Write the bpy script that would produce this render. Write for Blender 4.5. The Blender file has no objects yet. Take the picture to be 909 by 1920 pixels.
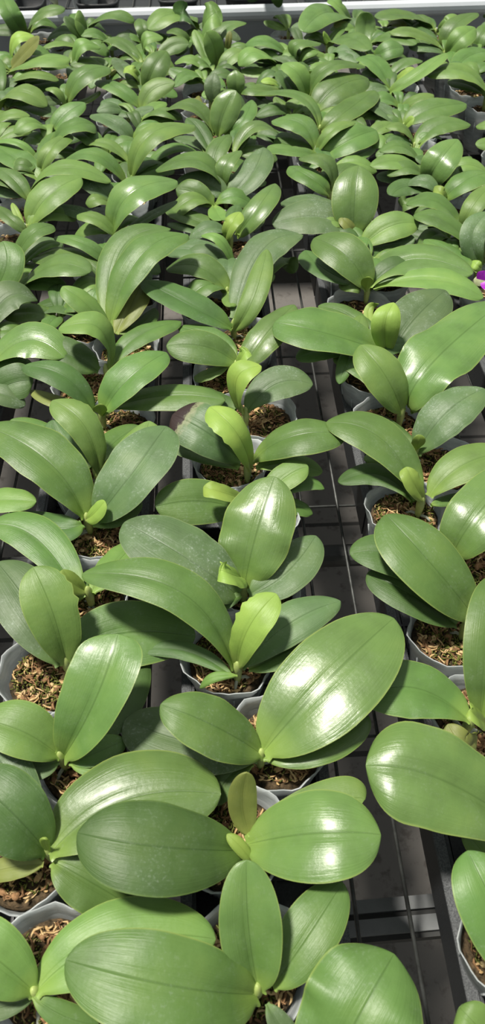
import bpy, math, random
import numpy as np
from mathutils import Vector, Matrix, noise as mnoise

random.seed(7)
rng = np.random.RandomState(11)
scene = bpy.context.scene
COL = scene.collection
PI = math.pi

# ------------------------------------------------------------------ camera
W_PX, H_PX, F_PX = 909.0, 1920.0, 1400.0
PITCH, YAW = math.radians(49.2), math.radians(2.83)
RIM = 0.085                       # height of the pot rims above the bench mesh
CAM = Vector((0.0, 0.0, RIM + 0.618))
FWD = Vector((math.sin(YAW) * math.cos(PITCH), math.cos(YAW) * math.cos(PITCH), -math.sin(PITCH)))
RIGHT = Vector((math.cos(YAW), -math.sin(YAW), 0.0))
UPV = RIGHT.cross(FWD)

def at(x, y, z):
    """survey point: where the sight line through photo point (x, y) meets height z"""
    d = FWD * F_PX + RIGHT * (x - W_PX / 2) - UPV * (y - H_PX / 2)
    t = (z - CAM.z) / d.z
    return CAM + d * t

def proj(p):
    v = p - CAM
    d = v.dot(FWD)
    return Vector((v.dot(RIGHT) / d * F_PX + W_PX / 2, -v.dot(UPV) / d * F_PX + H_PX / 2))

cam_data = bpy.data.cameras.new('camera')
cam = bpy.data.objects.new('camera', cam_data)
COL.objects.link(cam)
cam.matrix_world = Matrix.Translation(CAM) @ Matrix((RIGHT, UPV, -FWD)).transposed().to_4x4()
cam_data.sensor_fit = 'VERTICAL'
cam_data.sensor_height = 36.0
cam_data.sensor_width = 36.0
cam_data.lens = F_PX / H_PX * 36.0
cam_data.clip_start = 0.01
cam_data.dof.use_dof = True
cam_data.dof.focus_distance = 0.82
cam_data.dof.aperture_fstop = 13.0
scene.camera = cam

# ------------------------------------------------------------------ node helpers
def new_mat(name):
    m = bpy.data.materials.new(name)
    m.use_nodes = True
    nt = m.node_tree
    for n in list(nt.nodes):
        nt.nodes.remove(n)
    out = nt.nodes.new('ShaderNodeOutputMaterial')
    return m, nt, out

def N(nt, typ, **kw):
    n = nt.nodes.new(typ)
    for k, v in kw.items():
        if k.startswith('i_'):
            n.inputs[k[2:].replace('_', ' ')].default_value = v
        else:
            setattr(n, k, v)
    return n

def L(nt, a, b):
    nt.links.new(a, b)

def mixc(nt, fac, a, b, blend='MIX'):
    n = nt.nodes.new('ShaderNodeMix')
    n.data_type = 'RGBA'
    n.blend_type = blend
    for sock, v in ((n.inputs[0], fac), (n.inputs[6], a), (n.inputs[7], b)):
        if isinstance(v, (int, float)):
            sock.default_value = v
        elif isinstance(v, tuple):
            sock.default_value = (v + (1,)) if len(v) == 3 else v
        else:
            nt.links.new(v, sock)
    return n.outputs[2]

def ramp(nt, src, stops):
    r = nt.nodes.new('ShaderNodeValToRGB')
    els = r.color_ramp.elements
    els[0].position, els[0].color = stops[0][0], tuple(stops[0][1]) + (1,)
    els[1].position, els[1].color = stops[-1][0], tuple(stops[-1][1]) + (1,)
    for p, c in stops[1:-1]:
        e = els.new(p); e.color = tuple(c) + (1,)
    nt.links.new(src, r.inputs[0])
    return r.outputs[0]

def math_n(nt, op, a, b=None):
    n = nt.nodes.new('ShaderNodeMath'); n.operation = op
    for i, v in enumerate((a, b)):
        if v is None: continue
        if isinstance(v, (int, float)): n.inputs[i].default_value = v
        else: nt.links.new(v, n.inputs[i])
    return n.outputs[0]

def mapping(nt, src, scale):
    m = nt.nodes.new('ShaderNodeMapping')
    m.inputs['Scale'].default_value = scale
    nt.links.new(src, m.inputs['Vector'])
    return m.outputs[0]

def noise_n(nt, vec, scale, detail=3, rough=.5):
    n = nt.nodes.new('ShaderNodeTexNoise')
    n.inputs['Scale'].default_value = scale
    n.inputs['Detail'].default_value = detail
    n.inputs['Roughness'].default_value = rough
    if vec is not None: nt.links.new(vec, n.inputs['Vector'])
    return n.outputs['Fac']

# ------------------------------------------------------------------ leaf materials
def leaf_material(name, base, edge, petiole, rough, dust=0.0, coat=0.0, transl=.2, scorch=False):
    m, nt, out = new_mat(name)
    uv = N(nt, 'ShaderNodeUVMap', uv_map='UVMap').outputs[0]
    sep = N(nt, 'ShaderNodeSeparateXYZ'); L(nt, uv, sep.inputs[0])
    u = math_n(nt, 'MULTIPLY', math_n(nt, 'ABSOLUTE', math_n(nt, 'SUBTRACT', sep.outputs[0], .5)), 2.0)
    v = sep.outputs[1]
    oi = N(nt, 'ShaderNodeObjectInfo')
    tc = N(nt, 'ShaderNodeTexCoord')
    cl = noise_n(nt, tc.outputs['Object'], 22, 3, .55)
    streak = noise_n(nt, mapping(nt, uv, (46, 1.6, 1)), 1.0, 4, .6)
    dk = tuple(c * .74 for c in base); lt = (min(1, base[0] * 1.3), min(1, base[1] * 1.16), base[2] * 1.15)
    col = ramp(nt, cl, [(.3, dk), (.5, base), (.72, lt)])
    col = mixc(nt, math_n(nt, 'MULTIPLY', streak, .34), col, tuple(c * 1.35 for c in base))
    # object-to-object variety
    hv = N(nt, 'ShaderNodeHueSaturation')
    L(nt, col, hv.inputs['Color'])
    hv.inputs['Saturation'].default_value = .92
    L(nt, math_n(nt, 'ADD', math_n(nt, 'MULTIPLY', oi.outputs['Random'], .014), .490), hv.inputs['Hue'])
    L(nt, math_n(nt, 'ADD', math_n(nt, 'MULTIPLY', oi.outputs['Random'], .3), .86), hv.inputs['Value'])
    col = hv.outputs[0]
    # petiole and margin colours
    pf = ramp(nt, v, [(.0, (1, 1, 1)), (.2, (0, 0, 0))])
    col = mixc(nt, math_n(nt, 'MULTIPLY', pf, .75), col, petiole)
    ef = ramp(nt, u, [(.955, (0, 0, 0)), (.995, (1, 1, 1))])
    col = mixc(nt, math_n(nt, 'MULTIPLY', ef, .42), col, edge)
    # midrib groove
    mf = ramp(nt, u, [(.0, (1, 1, 1)), (.035, (0, 0, 0))])
    col = mixc(nt, math_n(nt, 'MULTIPLY', mf, .5), col, tuple(c * .55 for c in base))
    if dust > 0:
        dn = noise_n(nt, tc.outputs['Object'], 420, 2, .6)
        dl = noise_n(nt, tc.outputs['Object'], 26, 4, .65)
        df = math_n(nt, 'MULTIPLY', ramp(nt, dn, [(.54, (0, 0, 0)), (.80, (1, 1, 1))]), ramp(nt, dl, [(.48, (0, 0, 0)), (.66, (1, 1, 1))]))
        df = math_n(nt, 'ADD', math_n(nt, 'MULTIPLY', df, dust), math_n(nt, 'MULTIPLY', ramp(nt, dl, [(.5, (0, 0, 0)), (.75, (1, 1, 1))]), dust * .25))
        col = mixc(nt, df, col, (.42, .50, .40))
    if scorch:
        sn = noise_n(nt, mapping(nt, uv, (3, 6, 1)), 2.0, 5, .6)
        tip = math_n(nt, 'ADD', v, math_n(nt, 'MULTIPLY', math_n(nt, 'SUBTRACT', sn, .5), .25))
        sf = ramp(nt, tip, [(.82, (0, 0, 0)), (.86, (1, 1, 1))])
        col = mixc(nt, math_n(nt, 'MULTIPLY', ramp(nt, tip, [(.74, (0, 0, 0)), (.82, (1, 1, 1))]), .7), col, (.34, .34, .2))
        col = mixc(nt, sf, col, (.035, .02, .018))
    p = N(nt, 'ShaderNodeBsdfPrincipled')
    L(nt, col, p.inputs['Base Color'])
    rn = math_n(nt, 'ADD', math_n(nt, 'MULTIPLY', math_n(nt, 'SUBTRACT', streak, .5), .16), rough)
    L(nt, math_n(nt, 'ADD', rn, .05), p.inputs['Roughness'])
    p.inputs['Specular IOR Level'].default_value = .5
    p.inputs['Coat Weight'].default_value = coat
    p.inputs['Coat Roughness'].default_value = .24
    b = N(nt, 'ShaderNodeBump'); b.inputs['Strength'].default_value = .3; b.inputs['Distance'].default_value = .0012
    hsum = math_n(nt, 'ADD', streak, math_n(nt, 'MULTIPLY', math_n(nt, 'SUBTRACT', 1.0, mf), 1.3))
    fine = noise_n(nt, tc.outputs['Object'], 330, 3, .6)
    lump = noise_n(nt, tc.outputs['Object'], 55, 2, .5)
    hsum = math_n(nt, 'ADD', hsum, math_n(nt, 'MULTIPLY', fine, .45))
    hsum = math_n(nt, 'ADD', hsum, math_n(nt, 'MULTIPLY', lump, 1.6))
    L(nt, hsum, b.inputs['Height'])
    L(nt, b.outputs[0], p.inputs['Normal'])
    tr = N(nt, 'ShaderNodeBsdfTranslucent')
    L(nt, mixc(nt, 1.0, col, (.85, 1.0, .35), 'MULTIPLY'), tr.inputs['Color'])
    ms = N(nt, 'ShaderNodeMixShader'); ms.inputs[0].default_value = transl
    L(nt, p.outputs[0], ms.inputs[1]); L(nt, tr.outputs[0], ms.inputs[2])
    L(nt, ms.outputs[0], out.inputs[0])
    return m

EDGE = (.42, .50, .12)
PET = (.33, .48, .10)
LM = {
 'd': leaf_material('leaf_deep_green', (.070, .158, .030), (.20, .30, .07), (.16, .28, .05), .40, .25),
 'b': leaf_material('leaf_dusty_green', (.098, .182, .058), (.30, .36, .16), (.18, .30, .08), .42, .75),
 'm': leaf_material('leaf_mid_green', (.100, .212, .036), EDGE, PET, .36, .25),
 'l': leaf_material('leaf_light_green', (.148, .285, .048), EDGE, PET, .38, .12),
 's': leaf_material('leaf_glossy_green', (.115, .230, .042), EDGE, PET, .29, .2, .25),
 'S': leaf_material('leaf_glaring_green', (.125, .245, .045), EDGE, PET, .24, .15, .4),
 'y': leaf_material('leaf_young_lime', (.290, .460, .060), (.50, .60, .16), (.50, .58, .18), .38, 0, 0, .3),
 'o': leaf_material('leaf_olive', (.200, .245, .045), (.42, .38, .12), (.36, .42, .10), .40, .1),
 'x': leaf_material('leaf_scorched', (.085, .175, .055), (.30, .36, .16), (.18, .30, .08), .40, .5, 0, .15, True),
}

def simple_mat(name, col, rough=.5, metal=0.0, spec=.5, bumps=0.0, bscale=40, var=0.0, col2=None):
    m, nt, out = new_mat(name)
    p = N(nt, 'ShaderNodeBsdfPrincipled')
    tc = N(nt, 'ShaderNodeTexCoord')
    c2 = col2 or tuple(c * (1 - var) for c in col)
    nz = noise_n(nt, tc.outputs['Object'], bscale, 5, .6)
    L(nt, ramp(nt, nz, [(.35, c2), (.65, col)]), p.inputs['Base Color'])
    p.inputs['Roughness'].default_value = rough
    p.inputs['Metallic'].default_value = metal
    p.inputs['Specular IOR Level'].default_value = spec
    if bumps:
        b = N(nt, 'ShaderNodeBump'); b.inputs['Strength'].default_value = bumps; b.inputs['Distance'].default_value = .002
        L(nt, nz, b.inputs['Height']); L(nt, b.outputs[0], p.inputs['Normal'])
    L(nt, p.outputs[0], out.inputs[0])
    return m

M_BLACK = simple_mat('black_plastic', (.030, .033, .036), .42, 0, .5, .25, 500, .4)
M_TRAYTOP = simple_mat('dusty_black_plastic', (.125, .132, .136), .5, 0, .5, .5, 900, 0, (.04, .043, .046))
M_WIRE = simple_mat('wire_grey', (.10, .105, .10), .5, .6, .5, .3, 60, .5)
M_GALV = simple_mat('galvanised_beam', (.33, .345, .35), .5, .4, .5, .1, 12, .3)
M_DARKBEAM = simple_mat('dark_beam', (.07, .072, .07), .6, .2, .5, .1, 12, .3)
M_RAIL = simple_mat('white_aluminium', (.62, .66, .70), .42, 0.0, .5, .05, 8, .08)
M_FACE = simple_mat('grey_rail_face', (.30, .32, .34), .5, 0.0, .4, .05, 8, .08)  # lower rail faces, darker grey than the lip
M_BARK = simple_mat('potting_soil', (.12, .082, .045), .9, 0, .2, .9, 220, 0, (.022, .018, .010))
M_TAN = simple_mat('tan_bark_fibre', (.70, .52, .28), .85, 0, .2, .4, 160, 0, (.46, .29, .12))
M_TAN2 = simple_mat('brown_bark_fibre', (.36, .205, .10), .85, 0, .2, .4, 160, 0, (.14, .075, .035))
M_MOSS = simple_mat('green_moss', (.24, .26, .06), .9, 0, .2, .5, 300, 0, (.07, .09, .02))
M_STEM = simple_mat('pale_green_stem', (.42, .52, .16), .45, 0, .5, .1, 90, .3)
M_ROOT = simple_mat('silver_root', (.42, .45, .36), .6, 0, .3, .1, 90, .3)
M_PETAL = simple_mat('green_white_sepal', (.62, .62, .42), .5, 0, .5, .1, 60, 0, (.35, .45, .15))
M_LIP = simple_mat('magenta_lip', (.42, .02, .50), .45, 0, .5, .1, 120, 0, (.22, .005, .32))

def pot_material():
    m, nt, out = new_mat('cloudy_clear_plastic')
    tc = N(nt, 'ShaderNodeTexCoord')
    p = N(nt, 'ShaderNodeBsdfPrincipled')
    nz = noise_n(nt, mapping(nt, tc.outputs['Object'], (1, 1, 5)), 30, 5, .65)
    L(nt, ramp(nt, nz, [(.3, (.62, .66, .66)), (.7, (.84, .88, .88))]), p.inputs['Base Color'])
    p.inputs['Roughness'].default_value = .28
    t = N(nt, 'ShaderNodeBsdfTransparent'); t.inputs[0].default_value = (.86, .90, .92, 1)
    tl = N(nt, 'ShaderNodeBsdfTranslucent'); tl.inputs[0].default_value = (.86, .90, .90, 1)
    ms0 = N(nt, 'ShaderNodeMixShader'); ms0.inputs[0].default_value = .35
    L(nt, p.outputs[0], ms0.inputs[1]); L(nt, tl.outputs[0], ms0.inputs[2])
    ms = N(nt, 'ShaderNodeMixShader')
    L(nt, math_n(nt, 'ADD', math_n(nt, 'MULTIPLY', nz, .5), .42), ms.inputs[0])
    L(nt, t.outputs[0], ms.inputs[1]); L(nt, ms0.outputs[0], ms.inputs[2])
    b = N(nt, 'ShaderNodeBump'); b.inputs['Strength'].default_value = .3; b.inputs['Distance'].default_value = .002
    L(nt, nz, b.inputs['Height']); L(nt, b.outputs[0], p.inputs['Normal'])
    L(nt, ms.outputs[0], out.inputs[0])
    return m
M_POT = pot_material()

def floor_material():
    m, nt, out = new_mat('stained_concrete_pavers')
    tc = N(nt, 'ShaderNodeTexCoord')
    br = N(nt, 'ShaderNodeTexBrick')
    br.offset = .5
    L(nt, tc.outputs['Object'], br.inputs['Vector'])
    br.inputs['Color1'].default_value = (.165, .153, .14, 1)
    br.inputs['Color2'].default_value = (.13, .122, .112, 1)
    br.inputs['Mortar'].default_value = (.035, .033, .03, 1)
    br.inputs['Scale'].default_value = 1.0
    br.inputs['Mortar Size'].default_value = .006
    br.inputs['Brick Width'].default_value = .42
    br.inputs['Row Height'].default_value = .30
    nz = noise_n(nt, tc.outputs['Object'], 38, 4, .6)
    nb = noise_n(nt, tc.outputs['Object'], 4, 4, .6)
    sp = ramp(nt, nz, [(.55, (1, 1, 1)), (.66, (.55, .52, .5))])
    col = mixc(nt, .8, br.outputs[0], sp, 'MULTIPLY')
    col = mixc(nt, .6, col, ramp(nt, nb, [(.3, (.65, .65, .65)), (.7, (1, 1, 1))]), 'MULTIPLY')
    p = N(nt, 'ShaderNodeBsdfPrincipled')
    L(nt, col, p.inputs['Base Color']); p.inputs['Roughness'].default_value = .85
    L(nt, p.outputs[0], out.inputs[0])
    return m
M_FLOOR = floor_material()

# ------------------------------------------------------------------ mesh helpers
class MB:
    def __init__(self):
        self.v, self.f, self.mi, self.uv = [], [], [], []
    def add(self, verts, faces, mi=0):
        o = len(self.v)
        self.v += [tuple(p) for p in verts]
        self.f += [tuple(i + o for i in f) for f in faces]
        self.mi += [mi] * len(faces)
    def box(self, x0, x1, y0, y1, z0, z1, mi=0, bev=0.0):
        if bev <= 0:
            vs = [(x, y, z) for z in (z0, z1) for y in (y0, y1) for x in (x0, x1)]
            fs = [(0, 2, 3, 1), (4, 5, 7, 6), (0, 1, 5, 4), (2, 6, 7, 3), (0, 4, 6, 2), (1, 3, 7, 5)]
            self.add(vs, fs, mi); return
        # bevelled along its top edges
        vs = [(x0, y0, z0), (x1, y0, z0), (x1, y1, z0), (x0, y1, z0),
              (x0, y0, z1 - bev), (x1, y0, z1 - bev), (x1, y1, z1 - bev), (x0, y1, z1 - bev),
              (x0 + bev, y0 + bev, z1), (x1 - bev, y0 + bev, z1), (x1 - bev, y1 - bev, z1), (x0 + bev, y1 - bev, z1)]
        fs = [(3, 2, 1, 0), (8, 9, 10, 11)]
        for k in range(4):
            j = (k + 1) % 4
            fs += [(k, j, 4 + j, 4 + k), (4 + k, 4 + j, 8 + j, 8 + k)]
        self.add(vs, fs, mi)
    def tube(self, pts, rad, seg=6, mi=0, flat=1.0, cap=True):
        pts = [Vector(p) for p in pts]
        n = len(pts)
        rads = rad if isinstance(rad, (list, tuple)) else [rad] * n
        vs = []; prev = None
        for i, p in enumerate(pts):
            t = (pts[min(i + 1, n - 1)] - pts[max(i - 1, 0)])
            t = t.normalized() if t.length > 1e-9 else Vector((0, 0, 1))
            if prev is None:
                a = t.cross(Vector((0, 0, 1)))
                if a.length < .1: a = t.cross(Vector((1, 0, 0)))
                a.normalize()
            else:
                a = prev - t * prev.dot(t); a.normalize()
            prev = a
            b = t.cross(a)
            for k in range(seg):
                an = 2 * PI * k / seg
                vs.append(p + a * (math.cos(an) * rads[i]) + b * (math.sin(an) * rads[i] * flat))
        fs = []
        for i in range(n - 1):
            for k in range(seg):
                j = (k + 1) % seg
                fs.append((i * seg + k, i * seg + j, (i + 1) * seg + j, (i + 1) * seg + k))
        if cap:
            fs.append(tuple(range(seg - 1, -1, -1)))
            fs.append(tuple((n - 1) * seg + k for k in range(seg)))
        self.add(vs, fs, mi)
    def mesh(self, name, mats, smooth=True):
        me = bpy.data.meshes.new(name)
        me.from_pydata(self.v, [], self.f)
        for m in (mats if isinstance(mats, (list, tuple)) else [mats]): me.materials.append(m)
        if len(set(self.mi)) > 1: me.polygons.foreach_set('material_index', self.mi)
        if smooth: me.polygons.foreach_set('use_smooth', [True] * len(me.polygons))
        me.update()
        return me

def link(name, me, parent=None, loc=None):
    o = bpy.data.objects.new(name, me)
    COL.objects.link(o)
    if parent is not None: o.parent = parent
    if loc is not None: o.location = loc
    return o

def empty(name, loc, label=None, cat=None, group=None):
    o = bpy.data.objects.new(name, None)
    o.empty_display_size = .02
    COL.objects.link(o); o.location = loc
    if label: o['label'] = label
    if cat: o['category'] = cat
    if group: o['group'] = group
    return o

# ------------------------------------------------------------------ leaf
NU, NV = 12, 30
def lagr(b, m, t, s):
    return b * ((1 - s) * (1 - 2 * s)) + m * (4 * s * (1 - s)) + t * (s * (2 * s - 1))
def dlagr(b, m, t, s):
    return b * (4 * s - 3) + m * (4 - 8 * s) + t * (4 * s - 1)

STAT = []
def leaf_mesh(B, M, T, wpx, origin, seed, near, tok=()):
    """blade from base B over M to tip T (world points); wpx = its apparent width in the photo"""
    r = random.Random(seed)
    D = T - B
    Lc = sum((lagr(B, M, T, (i + 1) / 12) - lagr(B, M, T, i / 12)).length for i in range(12))
    Lc = max(Lc, .012)
    cm = M
    tan = D.normalized()
    up = Vector((0, 0, 1))
    S0 = tan.cross(up)
    if S0.length < .25:
        S0 = tan.cross(-FWD)
    S0.normalize()
    pc = proj(cm); pt = proj(cm + tan * .005) - pc
    pdir = (proj(T) - proj(B))
    if pdir.length < 4: pdir = pt
    pdir.normalize()
    perp = Vector((-pdir.y, pdir.x))
    wmax = min(max(.52 * Lc, .016), .085)
    toc = (CAM - cm).normalized()
    best = None
    for a in range(0, 85, 6):
        for sg in (1, -1):
            S = Matrix.Rotation(math.radians(a * sg), 3, tan) @ S0
            Nn = S.cross(tan)
            if Nn.z < 0: Nn = -Nn
            facing = Nn.dot(toc)
            q = abs((proj(cm + S * .003) - pc).dot(perp)) / .003
            Wn = wpx / max(q, 1)
            if facing < .12: continue
            cost = a + max(0, Wn / wmax - 1) * 160
            if best is None or cost < best[0]:
                best = (cost, S, Wn, a * sg)
    if best is None:
        S, Wn, a = S0, wmax, 0
    else:
        _, S, Wn, a = best
    Wd = min(Wn, wmax * 1.25) / 2
    STAT.append((Lc, Wd * 2, a))
    tt = r.uniform(.0007, .0010)
    mx = r.uniform(.50, .60); kt = r.uniform(2.0, 2.6)
    fold = r.uniform(.16, .30); curl = r.uniform(.10, .26)
    wav = r.uniform(.0, .045) if near else .02
    wf = r.uniform(5, 9); wp = r.uniform(0, 6.28)
    asym = r.uniform(-.05, .05); scal = 0.0
    for q in tok:
        k_, v_ = q.split('='); v_ = float(v_)
        if k_ == 'kt': kt = v_
        elif k_ == 'mx': mx = v_
        elif k_ == 'fold': fold = v_
        elif k_ == 'curl': curl = v_
        elif k_ == 'wav': wav = v_
        elif k_ == 'scal': scal = v_
        elif k_ == 'as': asym = v_
    bulge = r.uniform(-.02, .03)
    top, bot, uvs = [], [], []
    for i in range(NV + 1):
        q = i / NV
        s = .5 * (1 - math.cos(PI * q))
        C = lagr(B, M, T, s); t = dlagr(B, M, T, s)
        t = t.normalized() if t.length > 1e-6 else tan
        Sx = S - t * S.dot(t); Sx.normalize()
        Nx = Sx.cross(t)
        if Nx.dot(S.cross(tan)) < 0: Nx = -Nx
        if (S.cross(tan)).z < 0: Nx = -Nx
        if s < mx:
            e = 1 - s / mx
            w = (1 - e ** 2.0) ** .62
            w = max(w, .26 * (1 - s) ** 2)
        else:
            e = (s - mx) / (1 - mx)
            w = max(0.0, 1 - e ** kt) ** .5
        if s > .999: w = 0.0
        w *= Wd
        fd = fold * (1.25 - s) + (0.5 * (1 - s) ** 6)
        for j in range(NU + 1):
            uu = -1 + 2 * j / NU
            au = abs(uu)
            ww = w * (1 + asym * (1 if uu > 0 else -1))
            if scal: ww *= 1 + abs(scal) * math.sin(s * 46 + 5 * math.sin(s * 9)) * max(0, uu * scal / abs(scal)) ** 2 * math.sin(PI * s)
            z = ww * (fd * au - curl * au ** 2.4) + ww * bulge
            z += wav * Wd * math.sin(wf * s * 3.1 + wp + (2 if uu > 0 else 0)) * au ** 2 * math.sin(PI * s)
            z -= .05 * Wd * math.exp(-(au / .09) ** 2) * math.sin(PI * min(1, s * 1.02))
            lat = ww * uu * (1 - .10 * fd * au)
            P = C + Sx * lat + Nx * z
            th = tt * math.sqrt(max(0, 1 - au ** 3)) * (1 + 1.2 * (1 - s) ** 4)
            top.append(P + Nx * th - origin); bot.append(P - Nx * th - origin)
            uvs.append((uu * .5 + .5, s))
    n1 = NU + 1
    verts = top + bot
    faces = []
    o = len(top)
    for i in range(NV):
        for j in range(NU):
            a0 = i * n1 + j
            f = (a0, a0 + 1, a0 + n1 + 1, a0 + n1)
            faces.append(f)
            faces.append(tuple(o + k for k in reversed(f)))
    me = bpy.data.meshes.new('leaf')
    me.from_pydata([tuple(p) for p in verts], [], faces)
    uvl = me.uv_layers.new(name='UVMap')
    uv2 = uvs + uvs
    flat = []
    for f in faces:
        for k in f: flat += uv2[k]
    uvl.data.foreach_set('uv', flat)
    me.polygons.foreach_set('use_smooth', [True] * len(me.polygons))
    me.update()
    return me

# ------------------------------------------------------------------ pot, medium prototypes
PR = .0440
def pot_mesh(seed, rim=False):
    r = random.Random(seed)
    seg = 40
    ph = [r.uniform(0, 6.28) for _ in range(4)]
    prof = [(.0290, .0), (.0300, .001), (.0330, .020), (.0375, .052), (.0400, .066), (.0415, .070), (.0428, .0800), (.0440, .0835), (.0449, .0850), (.0446, .0857), (.0436, .0850),
            (.0420, .0800), (.0404, .070), (.0390, .066), (.0366, .052), (.0320, .020), (.0290, .002)]
    mb = MB(); vs = []
    for (rr, z) in prof:
        k = max(0, (z - .05) / .035)
        for s in range(seg):
            a = 2 * PI * s / seg
            w = .0009 * math.sin(3 * a + ph[0]) + .0008 * math.sin(7 * a + ph[1]) + .0006 * math.sin(11 * a + ph[2])
            zz = z + k * (.0014 * math.sin(2 * a + ph[3]) + .0012 * math.sin(9 * a + ph[1]) + .0006 * math.sin(17 * a + ph[0]))
            vs.append(((rr + w * k * 1.5) * math.cos(a), (rr + w * k * 1.5) * math.sin(a), zz))
    fs = []
    for i in range(len(prof) - 1):
        if (6 <= i <= 11) != rim: continue
        for s in range(seg):
            j = (s + 1) % seg
            fs.append((i * seg + s, i * seg + j, (i + 1) * seg + j, (i + 1) * seg + s))
    if rim:
        used = sorted({k for f in fs for k in f}); mp = {k: i for i, k in enumerate(used)}
        mb.add([vs[k] for k in used], [tuple(mp[k] for k in f) for f in fs])
        return mb.mesh('pot_rim', M_POT)
    fs.append(tuple(range(seg - 1, -1, -1)))
    mb.add(vs, fs)
    # moulded drainage ribs on the wall
    for k in range(8):
        a = 2 * PI * k / 8 + ph[0]
        mb.tube([(.0338 * math.cos(a), .0338 * math.sin(a), .022), (.0372 * math.cos(a), .0372 * math.sin(a), .048), (.0396 * math.cos(a), .0396 * math.sin(a), .062)], .0009, 5)
    return mb.mesh('pot', M_POT)

def medium_mesh(seed, mossy, nf):
    r = random.Random(seed)
    mb = MB()
    rings = [0, .006, .012, .018, .024, .030, .0345, .0372]
    seg = 30
    vs = [(0, 0, .071)]; fs = []
    for ri, rr in enumerate(rings[1:]):
        for s in range(seg):
            a = 2 * PI * s / seg
            x, y = rr * math.cos(a), rr * math.sin(a)
            h = .0685 + .0045 * mnoise.noise(Vector((x * 90 + seed, y * 90, 0))) + .0035 * mnoise.noise(Vector((x * 260, y * 260 + seed, 2)))
            vs.append((x, y, h))
    for s in range(seg): fs.append((0, 1 + s, 1 + (s + 1) % seg))
    for i in range(len(rings) - 2):
        for s in range(seg):
            j = (s + 1) % seg
            fs.append((1 + i * seg + s, 1 + (i + 1) * seg + s, 1 + (i + 1) * seg + j, 1 + i * seg + j))
    last = 1 + (len(rings) - 2) * seg
    o = len(vs)
    for (rr, z) in ((.0368, .052), (.0318, .020), (.0285, .003)):
        for s in range(seg):
            a = 2 * PI * s / seg
            vs.append((rr * math.cos(a), rr * math.sin(a), z))
    for i in range(3):
        b0 = last if i == 0 else o + (i - 1) * seg
        for s in range(seg):
            j = (s + 1) % seg
            fs.append((b0 + s, o + i * seg + s, o + i * seg + j, b0 + j))
    mb.add(vs, fs, 0)
    for k in range(nf):
        a = r.uniform(0, 2 * PI); rr = .033 * math.sqrt(r.random())
        x, y = rr * math.cos(a), rr * math.sin(a)
        z = .0700 + .004 * mnoise.noise(Vector((x * 90 + seed, y * 90, 0))) + r.uniform(0, .003)
        patch = mnoise.noise(Vector((x * 45 + seed * 3.1, y * 45, 5)))
        mossy_here = patch + mossy > .12
        if mossy_here and r.random() < .8:
            # moss sprig
            ln = r.uniform(.002, .0055); d = Vector((r.uniform(-1, 1), r.uniform(-1, 1), r.uniform(.3, 1.3))).normalized()
            p0 = Vector((x, y, z - .001)); mb.tube([p0, p0 + d * ln * .5, p0 + d * ln + Vector((0, 0, -.0005))], [.0008, .0007, .0002], 4, 3)
        else:
            ln = r.uniform(.005, .016); an = r.uniform(0, 2 * PI)
            pts = []; p = Vector((x, y, z)); cur = r.uniform(-1.2, 1.2)
            for i in range(5):
                pts.append(p.copy())
                p = p + Vector((math.cos(an), math.sin(an), r.uniform(-.25, .28))) * (ln / 4)
                an += cur * .5 + r.uniform(-.4, .4)
                if math.hypot(p.x, p.y) > .0355: p = Vector((p.x * .93, p.y * .93, p.z))
            w = r.uniform(.0005, .0014)
            mb.tube(pts, [w * .6, w, w, w * .8, w * .3], 4, 1 if r.random() < .42 else 2, .55)
    for k in range(nf // 16):   # bark chips
        a = r.uniform(0, 2 * PI); rr = .031 * math.sqrt(r.random())
        x, y = rr * math.cos(a), rr * math.sin(a)
        c = Vector((x, y, .072)); d = Vector((r.uniform(-1, 1), r.uniform(-1, 1), r.uniform(-.2, .3))).normalized() * r.uniform(.002, .005)
        mb.tube([c - d, c - d * .5, c + d * .6, c + d], [.0008, .0024, .0026, .0009], 5, 2 if r.random() < .7 else 1, .5)
    return mb.mesh('growing_medium', [M_BARK, M_TAN, M_TAN2, M_MOSS])

POTS = [pot_mesh(i) for i in range(5)]
RIMS = [pot_mesh(i, True) for i in range(5)]
MEDIA = [medium_mesh(i, m, n) for i, (m, n) in enumerate([(.18, 480), (.45, 680), (.3, 560), (.55, 760), (.1, 420)])]
MEDIA_FAR = [medium_mesh(20 + i, m, n) for i, (m, n) in enumerate([(-.3, 90), (.1, 110)])]

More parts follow.
